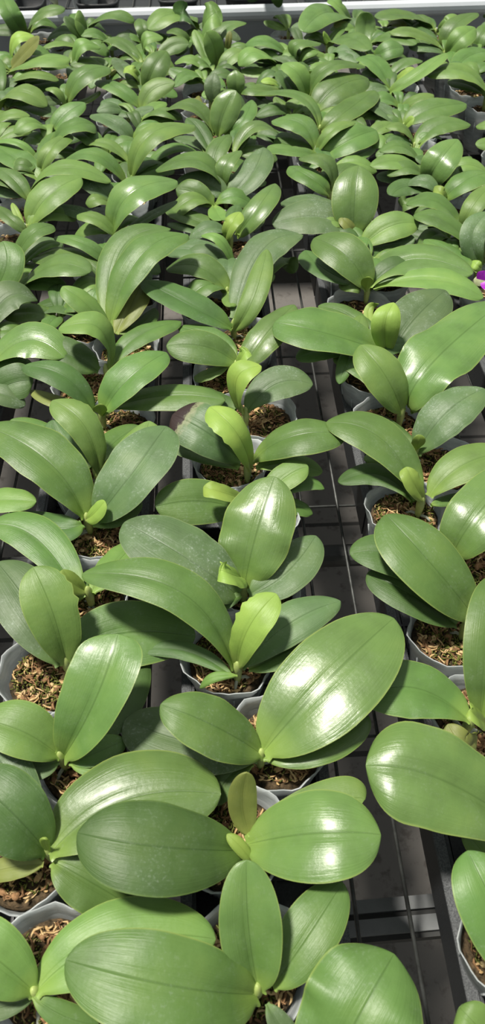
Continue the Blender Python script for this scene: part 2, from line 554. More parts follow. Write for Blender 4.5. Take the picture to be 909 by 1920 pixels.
# ------------------------------------------------------------------ survey tables
NEAR = """
# near plants:  P cx cy px py | label      leaf: bx by mx my mz tx ty tz w col
P 65 1858 85 1800 | orchid in the bottom left corner, crown left of bare brown bark
60 1856 -10 1795 4 -90 1740 4 150 l
70 1858 210 1765 2.5 404 1762 1.5 165 l
62 1868 120 1905 1 185 1922 0 60 m
60 1868 0 1890 1 -60 1905 0 50 b
P 482 1852 475 1795 | orchid in the middle tray nearest the camera, with a tall pale blade over its crown
484 1850 466 1735 5 462 1612 7.5 122 s mx=.5 fold=.5 curl=.1 kt=1.9
474 1862 330 1850 6 124 1800 6 208 m
500 1848 575 1760 3 642 1655 3 118 m
470 1870 420 1915 1 380 1950 0 60 d
500 1880 530 1930 1 560 1970 0 50 b
P 590 2060 570 2030 | orchid cut by the bottom edge, one large rounded leaf over the mesh gap
595 2050 660 1930 6 738 1790 6 250 m kt=2.6 mx=.62 wav=.12
P 461 1592 445 1592 | orchid with two broad glossy leaves spread left and right and an olive upright leaf
450 1592 300 1588 6 146 1562 6 182 d fold=.08 mx=.55 kt=2.1
466 1582 590 1562 5 713 1566 5 178 S fold=.10 mx=.5 kt=2.3 curl=.15
462 1575 620 1505 2 683 1500 2 95 l
470 1562 455 1510 3.5 462 1448 6.5 56 o
468 1606 452 1590 2.5 425 1565 3 28 y
P 90 1592 50 1600 | orchid on the left edge with banded leaf and tiny lime tip over moss
84 1592 20 1520 5 -60 1450 5 160 d
80 1590 10 1440 2.5 -60 1380 3 110 b
94 1602 230 1500 3 414 1490 2.5 175 s
104 1620 165 1650 1 262 1710 -1 125 m
92 1592 84 1580 3 86 1572 4 18 y
84 1605 30 1625 1 -30 1640 0 50 o
P 113 1415 145 1415 | orchid at left with one wide folded leaf standing up, above mossy brown bark
106 1414 40 1370 4 -40 1350 4 112 l
122 1412 180 1310 6 222 1190 8 128 s mx=.68 kt=3.4 fold=.45 curl=.05
125 1420 180 1412 1.5 235 1388 1 55 m
130 1400 230 1330 1 262 1220 0 60 d
105 1424 60 1440 1 0 1440 0 60 b
150 1440 190 1435 1 240 1425 -1 50 l
P 124 1240 97 1238 | orchid at left in a wide cloudy pot with tan bark, wavy ovate leaf upright
122 1238 100 1150 6 62 1064 8 106 l mx=.58 scal=.07
114 1240 60 1140 3.5 -5 1055 4 125 b
130 1235 225 1188 1.5 366 1195 0.5 130 m
P 165 1108 155 1108 | orchid at left showing a lime young leaf above the upright wavy leaf
160 1105 135 1092 3 118 1068 4 34 y
150 1120 70 1010 3 -20 985 3 85 m
172 1108 215 1060 1 262 1012 0 60 l
160 1112 130 1080 1 90 1060 1 50 d
P 163 970 178 985 | orchid at left with a long dark arching leaf and a broad leaf in a V
156 966 90 865 6 -30 800 6.5 108 m kt=1.8
174 968 245 890 5.5 312 800 6.5 106 b kt=2.5 mx=.6 fold=.12 curl=.08
168 965 240 880 3 280 790 4 90 l
150 986 100 990 1.5 25 965 1 62 d
172 980 220 965 1 262 935 1 48 m
164 972 178 962 3 197 940 4.5 30 y
P -90 960 -100 985 | orchid beyond the left edge, a brown-marked leaf tip reaching in
-80 955 0 938 3 68 942 3 46 l
P 178 872 165 885 | orchid at left with a curved lime blade above the long dark leaf
180 876 160 800 6 98 752 7 66 l kt=2.6 mx=.66 scal=.05
170 874 125 840 2 98 788 3 66 d
160 870 90 820 1 20 788 1 50 m
185 870 215 830 1 262 800 1 50 m
P 190 772 208 790 | orchid at left with light oval leaf and a long leaf reaching over the mesh
196 770 240 710 5 312 662 5.5 70 m
180 768 120 705 5 42 688 5 52 d
200 765 315 742 2.5 422 752 2.5 50 m
168 772 110 755 2 58 732 2 26 o
190 775 188 768 3 184 758 4 22 y
P 199 690 186 685 | orchid at left with a curled lime leaf over tan bark
202 688 185 615 6.5 110 618 6.5 46 l kt=2.8 mx=.66
190 690 130 665 3 63 632 4 62 d
207 684 255 632 3 340 604 3 40 m
P 205 620 215 602 | orchid at left with two long arching leaves rising to the right
202 618 160 570 5 117 538 6.5 42 l
216 622 245 575 3 266 533 4 52 o
222 575 262 480 8 352 441 8 66 m
216 560 228 465 6.5 320 430 7.5 70 m
198 624 130 575 2 48 592 1 42 d
222 625 262 610 1 290 578 1 26 m
P 489 1412 520 1392 | orchid with the very large shining leaf reaching up right over the gap
496 1408 610 1280 5 738 1160 5.5 186 S mx=.52 kt=2.2 fold=.10 curl=.1
486 1412 400 1360 6 301 1322 7 112 m kt=1.7 mx=.5 fold=.12
496 1416 600 1395 2 690 1342 2 84 s
480 1418 350 1390 2 234 1352 1.5 120 b
478 1424 430 1455 1 400 1510 0 62 m
P 445 1248 430 1216 | orchid with a long leaf arching left and a wavy lime leaf, middle tray
434 1246 340 1110 7.5 154 1078 7 90 m
448 1244 465 1180 6 518 1114 7.5 70 y mx=.66 scal=-.10
456 1246 540 1170 4 638 1128 4 82 b mx=.55 kt=1.5
462 1250 530 1225 2 602 1184 2 60 m
440 1256 350 1222 1 262 1222 1 36 d
444 1258 400 1270 1.5 376 1290 0 20 l
P 456 1100 480 1070 | orchid with one upright leaf glaring white in the sun, middle tray
460 1092 478 1010 5 515 894 7.5 138 S mx=.55 kt=2.6 fold=.1 wav=.10
446 1108 355 1050 5 233 980 5.5 122 b mx=.55 kt=2.6 fold=.08 curl=.1 wav=.03
466 1110 535 1075 2.5 592 1005 3 88 b
452 1086 435 1078 5 411 1068 6 30 y
452 1118 400 1125 1 350 1100 1 50 d
P 475 952 475 962 | orchid behind the glaring leaf, low dark leaf to its left, middle tray
455 960 380 940 3 291 950 3.5 88 m
452 934 420 925 5 382 914 5.5 28 y
490 940 535 895 3 578 876 3.5 52 l
500 938 560 905 1.5 607 918 1 32 m
500 950 550 950 0 585 965 -1 32 m
P 464 872 437 860 | orchid with a scorched brown leaf tip at left, middle tray
466 872 445 815 7 393 764 8 52 y mx=.68 scal=-.07
454 864 390 812 5 324 778 5 96 x kt=3.2 mx=.62
455 872 390 855 1.5 320 838 1.5 36 m
474 864 550 818 5 648 816 5 68 m
474 872 540 870 1.5 604 886 1 42 l
P 460 772 475 766 | orchid with a rolled lime blade and a dusty leaf pointing right, middle tray
456 770 445 710 6 490 688 7 44 y
464 770 520 718 3.5 586 722 3 66 b
450 768 400 750 1 360 725 0 40 d
P 442 684 438 690 | orchid with a rounded shadow-green leaf to the left, middle tray
444 682 385 650 4 312 650 4 64 m
440 666 395 632 2.5 335 614 2.5 40 m
450 684 495 630 4 552 572 5 62 s
420 690 395 700 1 364 708 0 22 l
446 684 452 672 4 464 655 5 16 y
P 438 606 436 608 | orchid with a twisted lime leaf and a long leaf pointing left, middle tray
430 614 350 570 4 268 528 4.5 52 d
440 616 475 560 5 500 468 7.5 46 l
450 560 490 470 6 568 442 6.5 68 b
470 560 510 490 3 552 512 1 40 m
P 1000 1570 1010 1560 | orchid beyond the right edge, broad creased leaf with twin glare spots over the gap
990 1560 830 1462 6 686 1436 6 190 S mx=.6 kt=2.8 fold=.35 curl=.3
P 985 1810 980 1790 | orchid beyond the right edge, standing leaf with a yellow tip
985 1830 930 1710 5 876 1596 5.5 130 m
965 1700 930 1640 1 868 1560 0 50 l
P 960 2000 990 2010 | orchid in the bottom right corner, one leaf tip showing
960 1990 900 1930 4 862 1890 4 80 l
P 882 1350 905 1345 | orchid on the right edge with a wide leaf pointing left and lime shoot
878 1350 780 1290 3 672 1310 3 108 m
893 1342 918 1210 6 930 1080 7 105 m
905 1425 870 1400 2.5 840 1358 3 60 o
905 1352 893 1345 4 879 1332 5 22 y
P 876 1168 852 1178 | orchid at right with three leaves fanned left above green moss
884 1154 810 1060 6 722 966 7 118 m
862 1166 780 1120 3 689 1074 3 76 d
862 1150 755 1050 4 656 1040 4 74 d
P 850 1040 880 1030 | orchid hidden behind three fanned leaves, one glaring leaf rising to the right edge
852 1036 895 965 5 990 862 6 122 S
P 790 938 788 922 | orchid at right with a small upright lime blade over orange bark
784 934 715 822 5.5 611 794 5.5 78 m
776 940 710 890 2 635 906 1.5 42 d
792 936 775 905 4 762 876 5 34 y
802 932 870 870 4 965 850 4 72 l
804 942 840 938 1 880 925 1 22 m
P 782 842 815 836 | orchid at right with a broad dew-flecked leaf pointing right
786 844 835 775 5 908 730 6 86 b
776 845 735 850 1.5 682 862 1 32 l
780 842 784 830 3 788 815 4 14 y
780 838 720 800 1 690 780 1 40 d
P 753 770 738 745 | orchid at right with an oval blade and a large rippled leaf, right tray
750 768 722 705 6 675 648 7.5 78 l
760 764 810 680 6 945 565 7 120 s wav=.16 mx=.6 kt=2.6
738 766 690 700 2 624 672 2 44 m
788 776 812 750 1 838 718 1 34 m
P 725 652 690 592 | orchid at right with a shiny lime young leaf and dusty leaf behind
726 655 722 610 6 738 568 7.5 56 y
715 662 610 625 5 514 606 5 80 m
700 620 650 590 2 596 576 2 38 m
734 654 775 600 4 835 545 5 100 b
682 612 690 590 2 710 570 3 18 y
"""
FAR = """
660 660 620 655 -.5 560 640 0 40 d
686 538 650 480 5 588 448 5 78 m
660 536 610 505 2 572 470 2 44 d
694 538 770 485 4 885 515 4 64 s
728 545 810 525 4 905 560 3 44 l
680 534 665 535 2 636 530 1 28 l
688 540 688 528 3 694 520 4 10 y
662 438 665 375 6 672 311 9 98 s
655 440 600 405 4 510 420 3 66 b
650 425 590 385 3 526 382 2.5 40 b
666 436 655 425 3 640 405 4 22 o
680 462 730 425 4 785 420 4 56 l
695 488 730 472 1 775 460 1 28 d
864 428 820 378 4.5 762 385 4 30 m
869 429 888 385 5 925 345 6 40 l
878 475 835 415 5 775 405 5 34 m
815 452 790 445 1 767 438 1 26 b
890 512 840 470 3 795 450 3 26 m
902 495 885 445 5 915 398 7 50 b
900 500 895 498 2 885 490 2 20 y
620 354 612 305 5 560 298 5 30 m
616 358 585 335 3.5 542 313 3.5 38 m
600 302 555 285 4 502 275 4 18 m
594 285 622 245 5 665 230 5 22 l
610 290 655 262 4 705 245 4 54 m
626 312 665 295 2 702 276 2 20 m
590 284 565 232 5 509 228 4.5 42 m
585 286 565 268 2 545 250 2 26 d
806 340 822 305 5 858 262 7 64 S
826 322 855 310 2 882 294 2 22 m
786 308 755 276 4 712 285 3.5 22 m
790 325 745 303 3.5 694 312 3 28 l
795 338 750 335 1 705 330 1 26 b
798 362 765 350 2 734 368 1.5 32 d
800 366 770 380 2 750 385 1 20 m
838 358 850 335 2 870 325 3 30 b
842 378 870 340 4 922 325 4 42 m
838 372 830 365 3 815 350 3.5 16 y
835 372 800 385 2 770 392 1 26 m
760 236 805 205 4 874 196 4 44 m
752 236 715 205 3 682 192 3 28 b
757 240 765 230 3 777 222 4 14 y
750 206 780 185 4 812 178 4 16 l
775 270 757 240 4 723 240 4 15 l
770 276 735 262 2 697 242 2 24 m
782 275 820 235 4 882 235 4 38 m
700 262 670 245 3 640 240 3 30 m
728 176 775 145 5 836 100 8 24 l
730 152 758 118 4 792 115 4 20 m
735 160 755 140 4 776 128 5 12 y
912 180 870 132 6 800 142 5 28 l
732 168 705 120 5 671 108 5 34 m
735 178 700 165 2 668 150 2 30 m
700 222 680 205 1 665 170 2 40 m
832 84 852 48 5 895 25 6 32 m
825 62 840 45 4 855 28 5 24 l
838 102 862 72 5 890 52 6 42 l
892 90 905 65 4 920 45 5 35 m
852 132 880 105 3 920 98 3 40 m
880 145 900 130 2 925 110 2 25 d
808 55 760 28 5 703 33 5 13 m
722 58 738 42 3 760 52 3 13 o
832 96 780 62 5 730 62 5 17 l
822 82 795 60 3 768 50 3 17 d
830 102 800 88 3 766 88 3 15 b
692 86 730 70 4 780 84 4 20 m
698 112 725 95 4 756 90 4 36 m
718 126 740 110 1 755 97 1 10 l
686 84 684 52 4 690 23 7 42 s
655 46 615 22 6 568 60 5 38 s
652 42 640 20 5 620 -4 7 15 l
660 66 645 48 3 626 50 3 20 o
622 82 612 72 3 606 68 4 14 y
620 92 650 70 4 692 95 4 24 m
620 112 640 95 3 670 118 2 26 b
566 122 552 85 5 602 82 5 26 m
564 124 572 100 4 596 100 4 20 l
538 108 500 78 5 460 84 4 20 m
516 124 480 98 5 448 124 3 22 l
516 135 490 125 1 458 125 1 16 d
500 152 480 135 2 452 132 2 22 l
528 167 510 152 3 489 154 3 12 y
515 176 485 168 3 456 162 3 22 m
574 184 560 140 6 530 120 7 36 l
562 182 540 155 4 524 132 5 28 d
566 146 540 115 3 508 110 3 20 b
574 148 580 145 3 584 142 3 8 y
574 162 595 140 3 624 122 3 32 m
578 184 612 128 7 684 125 6 26 m
590 210 630 165 5 690 148 5 62 m
602 242 650 208 4 702 170 4 44 m
597 240 565 182 5 477 178 4 20 m
520 215 500 195 1 480 185 1 24 b
440 292 475 238 5 522 250 4 26 s
510 252 528 258 2 542 268 2 18 d
426 366 468 330 4 494 277 6 56 b
424 354 420 312 5 452 283 6 34 s
402 328 405 285 4 430 253 5 40 m
440 286 452 262 3 464 238 4 26 m
450 436 480 395 4.5 516 345 6 46 s
456 441 475 425 1 492 402 1 20 m
422 446 430 425 4 450 398 5 26 y
410 252 420 212 5 442 170 8 56 S
436 252 455 225 4 472 188 5 30 m
402 192 398 165 4 402 137 6 32 b
440 182 442 158 4 440 132 6 44 S
408 122 402 90 5 386 60 8 38 l
388 118 378 85 4 364 56 6 24 l
386 72 384 42 7 414 20 9 20 l
412 102 418 58 5 462 44 6 26 m
424 102 428 80 4 431 58 6 13 o
415 133 435 105 4 462 98 4 30 l
388 190 370 200 2 372 180 1 20 o
386 140 360 112 4 328 118 3 18 l
385 156 355 140 3 327 164 2 16 m
245 336 278 255 8 364 236 7 42 l
398 292 375 245 4 350 222 5 32 d
396 250 362 200 5 310 208 4 28 m
268 226 300 208 4 342 222 3 14 m
250 262 275 240 3.5 318 235 3 18 l
386 286 360 265 1 326 262 1 22 b
372 302 330 276 4 278 305 2 18 m
416 356 372 300 6 292 320 4 34 m
426 378 385 345 3 330 345 3 50 b
215 436 242 365 7 332 340 7 60 S
225 442 270 412 3 332 377 3.5 18 b
400 385 365 362 3 330 355 3 48 m
416 432 365 412 1.5 312 392 1.5 30 m
416 446 365 430 1 314 420 1 18 b
438 502 415 452 5 378 442 5 20 l
428 502 370 470 3 310 472 2 44 b
426 546 375 500 4 312 505 3 48 m
217 441 185 412 4 145 404 4 26 l
212 396 190 374 4 161 382 3.5 16 l
200 436 150 398 2 80 388 2 26 b
56 419 90 368 5 152 333 6 60 l
60 366 112 316 6 208 342 4 26 l
212 377 178 345 4 140 322 5 44 b
234 346 180 290 6 114 306 4 28 m
200 290 168 258 4 142 245 4 34 m
240 306 200 270 4 162 272 3.5 20 l
75 326 95 280 5 132 252 5 34 l
95 282 130 238 6 178 236 5 24 m
104 250 122 215 4 160 194 5 38 m
100 262 62 230 4.5 27 250 3.5 20 l
90 272 60 252 2 29 264 1.5 12 b
72 300 35 268 4 -12 268 3 14 l
72 336 30 298 3 -20 270 3 48 m
-12 268 0 290 3 14 322 1 30 b
52 380 25 335 4 -12 315 4 34 m
48 431 34 405 3 23 381 4 14 y
48 433 20 410 3 -12 385 3 26 m
-10 242 15 215 4 56 218 3.5 16 l
20 196 60 198 2 106 218 1.5 26 d
246 262 215 232 4 171 216 4 30 b
240 216 215 198 3 191 190 3 26 b
256 224 242 200 3 221 196 3 12 l
30 496 55 445 6 100 424 6 30 m
35 502 75 465 4 112 456 4 18 l
212 506 165 462 5 102 446 5 26 m
208 546 145 485 4 60 484 3 52 s
55 546 100 498 5 168 512 5 36 s
-20 562 10 505 5 5 453 7 66 m
-30 642 10 560 5 70 565 4 64 b
100 592 60 610 0 20 640 0 40 m
-20 690 50 638 4 120 672 3 66 S
-40 745 20 720 3 62 715 3 70 d
28 64 20 25 7 -2 -20 9 36 m
55 61 75 27 6 122 17 7 16 m
152 73 138 52 4 121 31 6 20 d
160 70 158 50 5 140 37 7 22 l
168 61 205 30 6 252 38 5 13 m
18 116 28 74 6 64 68 6 20 y
18 132 46 100 5 74 74 8 24 o
15 142 70 112 5 132 112 5 18 l
10 156 38 142 3 68 132 4 12 l
14 164 60 140 4 110 152 3 13 l
20 168 65 158 1 120 150 1 26 d
-12 202 35 172 5 88 200 3 26 l
3 180 0 145 4 -2 110 5 24 m
150 93 115 82 3 80 90 2.5 10 l
143 129 150 85 6 188 90 5 28 l
206 86 182 64 4 152 68 4 16 m
128 192 152 142 6 206 128 6 38 m
135 199 160 190 2 187 171 3 12 l
122 200 108 172 4 86 167 4 15 l
266 120 228 80 4 190 80 4 24 m
200 134 208 132 3 214 142 2 8 o
272 79 270 55 4 260 35 5 30 m
268 89 255 72 2 239 55 3 20 d
273 105 272 74 5 306 72 5 20 l
371 56 325 26 6 278 56 4 22 l
362 50 350 30 6 325 22 6 12 d
358 82 338 64 4 314 58 4 14 m
302 106 325 85 3 354 84 3 34 m
276 166 288 130 5 312 96 7 50 m
265 200 285 170 4 328 156 5 40 l
262 152 250 135 4 234 128 4 14 y
262 156 240 135 3 214 108 3 28 b
262 200 225 168 4 182 152 4 28 m
"""

class Plant:
    pass

plants = []
for ln in NEAR.strip().splitlines():
    ln = ln.strip()
    if not ln or ln[0] == '#': continue
    if ln[0] == 'P':
        head, lab = ln.split('|')
        n = [float(x) for x in head.split()[1:]]
        p = Plant(); p.cpx = (n[0], n[1]); p.label = lab.strip(); p.leaves = []; p.near = True
        p.crown = at(n[0], n[1], RIM + .012)
        p.pot = at(n[2], n[3], RIM); p.fill = False
        plants.append(p)
    else:
        t = ln.split(); p.leaves.append(([float(x) for x in t[:9]], t[9], t[10:]))

far = []
for ln in FAR.strip().splitlines():
    t = ln.split()
    if len(t) < 10: continue
    n = [float(x) for x in t[:9]]
    far.append((n, t[9], at(n[0], n[1], RIM + .012), t[10:]))

# plants further off: blades that spring from one spot belong to one plant
clusters = []
for f in far:
    best = None
    for c in clusters:
        d = (c['c'] - f[2]).length
        if d < .040 and (best is None or d < best[0]): best = (d, c)
    near_d = [(pl.crown - f[2]).length for pl in plants]
    if best is None and min(near_d) < .03:
        plants[near_d.index(min(near_d))].leaves.append((f[0], f[1], f[3])); continue
    if best is None:
        clusters.append({'c': f[2].copy(), 'm': [f]})
    else:
        c = best[1]; c['m'].append(f)
        c['c'] = sum((m[2] for m in c['m']), Vector()) / len(c['m'])
for c in clusters:
    p = Plant(); p.leaves = [(m[0], m[1], m[3]) for m in c['m']]; p.near = False; p.label = None
    p.crown = c['c']; p.pot = c['c'].copy(); p.pot.z = RIM; p.fill = False
    plants.append(p)

# settle the pots so that they stand side by side
MIND = .0885
BANDS = (-.345, -.146, .024, .237, .441, .60)
def settle(it, lst):
    for _ in range(it):
        for i in range(len(lst)):
            for j in range(i + 1, len(lst)):
                a, b = lst[i], lst[j]
                dx, dy = b.pot.x - a.pot.x, b.pot.y - a.pot.y
                d = math.hypot(dx, dy)
                if d < MIND:
                    if d < 1e-5: dx, dy, d = .001, .001, .0014
                    k = (MIND - d) / 2 * .6 / d
                    a.pot.x -= dx * k; a.pot.y -= dy * k; b.pot.x += dx * k; b.pot.y += dy * k
        for p in lst:
            p.pot.y = min(p.pot.y, 2.075)
            if not p.near:
                cx = min(BANDS, key=lambda b: abs(b - p.pot.x))
                p.pot.x = max(cx - .024, min(cx + .024, p.pot.x))
            dx, dy = p.crown.x - p.pot.x, p.crown.y - p.pot.y
            d = math.hypot(dx, dy)
            if d > .030:
                p.pot.x += dx * .12; p.pot.y += dy * .12
settle(220, plants)
# crowns stay inside their pots
for p in plants:
    dx, dy = p.crown.x - p.pot.x, p.crown.y - p.pot.y
    d = math.hypot(dx, dy)
    if d > .034:
        p.cr2 = Vector((p.pot.x + dx / d * .034, p.pot.y + dy / d * .034, p.crown.z))
    else:
        p.cr2 = p.crown.copy()

# remaining places of the trays, mostly hidden behind the blades in front
COLX = [(-.366, .5), (-.325, 0), (-.168, 0), (-.125, .5), (.004, 0), (.045, .5), (.217, 0), (.258, .5), (.421, 0), (.461, .5), (.56, 0), (.60, .5), (.74, 0)]
fill = []
for x0, off in COLX:
    y = .525 + off * .171
    while y < 2.08:
        px = proj(Vector((x0, y, RIM)))
        if -70 < px.x < 985 and px.y < 760:
            dm = min(math.hypot(p.pot.x - x0, p.pot.y - y) for p in plants + fill)
            if dm > .080:
                p = Plant(); p.near = False; p.label = None; p.fill = True; p.leaves = []
                p.pot = Vector((x0, y, RIM)); p.crown = Vector((x0 + random.uniform(-.01, .01), y + random.uniform(-.01, .01), RIM + .010)); p.cr2 = p.crown
                fill.append(p)
        y += .171
plants += fill

# ------------------------------------------------------------------ build the plants
ROWNAME = [(-.245, 'far left row'), (-.06, 'second left row'), (.13, 'middle row'), (.34, 'right row'), (9, 'far right row')]
def rowname(x):
    for lim, nm in ROWNAME:
        if x < lim: return nm
COLNAME = {'d': 'dark green', 'b': 'dusty green', 'm': 'mid green', 'l': 'light green', 's': 'glossy green', 'S': 'glaring glossy', 'y': 'lime', 'o': 'olive', 'x': 'scorched'}
ORD = ['first', 'second', 'third', 'fourth', 'fifth', 'sixth', 'seventh', 'eighth', 'ninth', 'tenth', 'eleventh', 'twelfth', 'thirteenth', 'fourteenth', 'fifteenth',
       'sixteenth', 'seventeenth', 'eighteenth', 'nineteenth', 'twentieth', '21st', '22nd', '23rd', '24th', '25th', '26th', '27th', '28th', '29th', '30th']
rows = {}
def side(p):
    b = min(BANDS, key=lambda b: abs(b - p.pot.x))
    return ('left' if p.pot.x < b else 'right') + ' side of the ' + rowname(p.pot.x)
for p in plants: rows.setdefault(side(p), []).append(p)
for nm, lst in rows.items():
    lst.sort(key=lambda q: -q.pot.y)
    for k, p in enumerate(lst):
        if p.label is None:
            cols = [q[1] for q in p.leaves]
            if cols:
                dom = max(set(cols), key=cols.count)
                p.label = '%s %s orchid, %s from the white rail, %s' % ('sparse' if len(cols) < 3 else 'leafy', COLNAME[dom], ORD[k], nm)
            else:
                p.label = 'half-hidden orchid, %s from the white rail, %s' % (ORD[k], nm)

LEAFN = [0]
def add_leaf(root, B, M, T, w, c, near, tok=()):
    LEAFN[0] += 1
    me = leaf_mesh(B, M, T, w, root.location, LEAFN[0], near, tok)
    me.materials.append(LM[c])
    o = link('leaf', me, root)
    if c == 'x': o['label'] = 'leaf with a black scorched tip'
    if c == 'y' and near: o['label'] = 'young lime leaf'
    if c == 'o': o['label'] = 'olive yellowing leaf'
    return o

for idx, p in enumerate(plants):
    rr = random.Random(idx * 13 + 5)
    root = empty('potted_orchid', (p.pot.x, p.pot.y, 0), p.label, 'potted plant', 'young orchids in clear pots')
    visible_big = p.near
    po = link('pot', POTS[idx % 5], root); po.rotation_euler.z = rr.uniform(0, 6.28)
    link('pot_rim', RIMS[idx % 5], po)
    md = link('growing_medium', (MEDIA if p.near else MEDIA_FAR)[idx % (5 if p.near else 2)], root)
    md.rotation_euler.z = rr.uniform(0, 6.28)
    cr = p.cr2
    # short stem with the clasping leaf bases
    mb = MB()
    lo = Vector((cr.x, cr.y, .066)) - root.location
    hi = cr - root.location
    mb.tube([lo, lo.lerp(hi, .4), lo.lerp(hi, .75), hi, hi + Vector((0, 0, .004)), hi + Vector((0, 0, .007))], [.0035, .0045, .0055, .0050, .0032, .0012], 12, 0, .85)
    if visible_big:
        for k in range(3):
            a = rr.uniform(0, 6.28); d = Vector((math.cos(a), math.sin(a), 0))
            q = lo + Vector((0, 0, .008))
            e = q + d * rr.uniform(.010, .02)
            if math.hypot(e.x, e.y) > .034: e = Vector((e.x * .6, e.y * .6, e.z))
            e.z = .068
            mb.tube([q, q.lerp(e, .5) + Vector((0, 0, .004)), e], [.0018, .0016, .0014], 7, 1)
    link('stem', mb.mesh('stem', [M_STEM, M_ROOT]), root)
    for (n, c, tok) in p.leaves:
        B = at(n[0], n[1], RIM + .014)
        dB = B - cr
        if dB.length > .006:
            # the blade starts at the crown
            k = .8 if not p.near else .9
            lim = .012
            B2 = cr + dB.normalized() * lim
            B = B2
        B.z = RIM + .010 + rr.uniform(-.002, .003)
        M = at(n[2], n[3], RIM + n[4] / 100); T = at(n[5], n[6], RIM + n[7] / 100)
        add_leaf(root, B, M, T, n[8], c, p.near, tok)
    extra = 0
    if p.fill: extra = 4
    elif not p.near: extra = max(2, 5 - len(p.leaves))
    for k in range(extra):
        a = rr.uniform(-.6, 3.8) if extra < 4 else k * PI / 2 + rr.uniform(-.5, .5)
        ln = rr.uniform(.055, .085)
        d = Vector((math.cos(a), math.sin(a), 0))
        B = cr + d * .006
        M = cr + d * ln * .5 + Vector((0, 0, rr.uniform(.006, .022)))
        T = cr + d * ln + Vector((0, 0, rr.uniform(-.01, .018)))
        add_leaf(root, B, M, T, ln * 420 * rr.uniform(.85, 1.1) / (M - CAM).length * 1.4, rr.choice('mmbldm'), False)

# ------------------------------------------------------------------ trays
def tray_mesh(w, ln):
    mb = MB()
    h = .046; t = .0025; lip = .010
    for sx in (-1, 1):
        x = sx * w / 2
        a, b = sorted((x, x - sx * lip))
        mb.box(a, b, -ln / 2, ln / 2, h - .003, h, 1, .0008)
        a, b = sorted((x, x - sx * t))
        mb.box(a, b, -ln / 2, ln / 2, .003, h - .003, 0)
        a, b = sorted((x - sx * lip, x - sx * (lip + t)))
        mb.box(a, b, -ln / 2 + lip, ln / 2 - lip, .010, h - .0005, 0)
    for sy in (-1, 1):
        y = sy * ln / 2
        a, b = sorted((y, y - sy * lip))
        mb.box(-w / 2 + lip, w / 2 - lip, a, b, h - .003, h, 1, .0008)
        a, b = sorted((y, y - sy * t))
        mb.box(-w / 2 + t, w / 2 - t, a, b, .003, h - .003, 0)
    mb.box(-w / 2 + t, w / 2 - t, -ln / 2 + t, ln / 2 - t, .0005, .0018)
    # floor lattice
    n = int(ln / .03)
    for k in range(1, n):
        y = -ln / 2 + ln * k / n
        mb.box(-w / 2 + t, w / 2 - t, y - .0012, y + .0012, .002, .0045)
    for k in range(1, 5):
        x = -w / 2 + w * k / 5
        mb.box(x - .0012, x + .0012, -ln / 2 + t, ln / 2 - t, .0015, .0042)
    return mb.mesh('plant_tray', [M_BLACK, M_TRAYTOP], False)
TW, TL = .132, .50
tray_me = tray_mesh(TW, TL)
TX = [(-.75, 'unseen left row added to shade the floor'), (-.55, 'outermost left row'), (.645, 'outermost right row'), (-.345, 'far left row'), (-.146, 'second left row'), (.024, 'middle row'), (.237, 'right row'), (.441, 'far right row')]  # leftmost row stays out of view, added to shade the floor
TY = ['nearest the camera', 'second from the camera', 'third from the camera', 'by the white rail']
for x, nm in TX:
    for k in range(-1, 4):  # one extra unseen tray at each row's near end, added to cast shade
        o = link('plant_tray', tray_me, None, (x, .305 + k * (TL + .006), .0005))
        if k == 3: o.location.y = 1.825
        o['label'] = 'black plastic tray under pots, %s in the %s' % ((TY + ['added unseen for floor shade, partly behind the camera,'])[k], nm)
        o['category'] = 'tray'; o['group'] = 'black plant trays'

# ------------------------------------------------------------------ bench
RA, RB = at(35, 23, .118), at(909, -2, .118)
rd = (RB - RA); rd.z = 0; rd.normalize()
bench = empty('greenhouse_bench', (0, 1.0, -.05), 'long wire mesh greenhouse bench with a white aluminium edge rail, carrying all the pots', 'bench')
def loc(p): return Vector(p) - bench.location
mb = MB()
x = -1.0
gapx = .1495
k0 = math.floor((-1.0 - gapx) / .0455)
for k in range(0, 50):
    x = gapx + (k0 + k) * .0455
    mb.tube([loc((x, -.1, -.002)), loc((x, 2.18, -.002))], .0019, 6)
y = -.1
y = .005
while y < 2.18:
    mb.tube([loc((-1.0, y, -.0055)), loc((1.2, y, -.0055))], .0017, 6)
    y += .305
link('wire_mesh_top', mb.mesh('wire_mesh_top', M_WIRE), bench)
# supports under the mesh
mb = MB()
def beam(px, py, z, w, h, mat_i=0, slope=0.0, rnd=False):
    c = at(px, py, z)
    for s0, s1 in ((-1.2, 1.3),):
        a = loc((s0, c.y + slope * (s0 - c.x), z)); b = loc((s1, c.y + slope * (s1 - c.x), z))
        if rnd: mb.tube([a, b], h / 2, 14, mat_i)
        else:
            mb.add([a + Vector((0, -w / 2, -h)), a + Vector((0, w / 2, -h)), a + Vector((0, w / 2, 0)), a + Vector((0, -w / 2, 0)),
                    b + Vector((0, -w / 2, -h)), b + Vector((0, w / 2, -h)), b + Vector((0, w / 2, 0)), b + Vector((0, -w / 2, 0))],
                   [(0, 1, 2, 3), (7, 6, 5, 4), (0, 4, 5, 1), (1, 5, 6, 2), (2, 6, 7, 3), (3, 7, 4, 0)], mat_i)
beam(700, 1698, -.10, .012, .010, 0, .03)
beam(700, 1716, -.105, .016, .012, 1, .03)
beam(700, 1738, -.10, .014, .012, 0, .03)
beam(700, 1755, -.105, .010, .014, 1, .03)
beam(600, 1043, -.03, .03, .028, 2, 0, True)
beam(560, 480, -.03, .05, .04, 1)
beam(560, 307, -.03, .05, .04, 1)
link('support_beam', mb.mesh('support_beam', [M_GALV, M_DARKBEAM, M_DARKBEAM], False), bench)
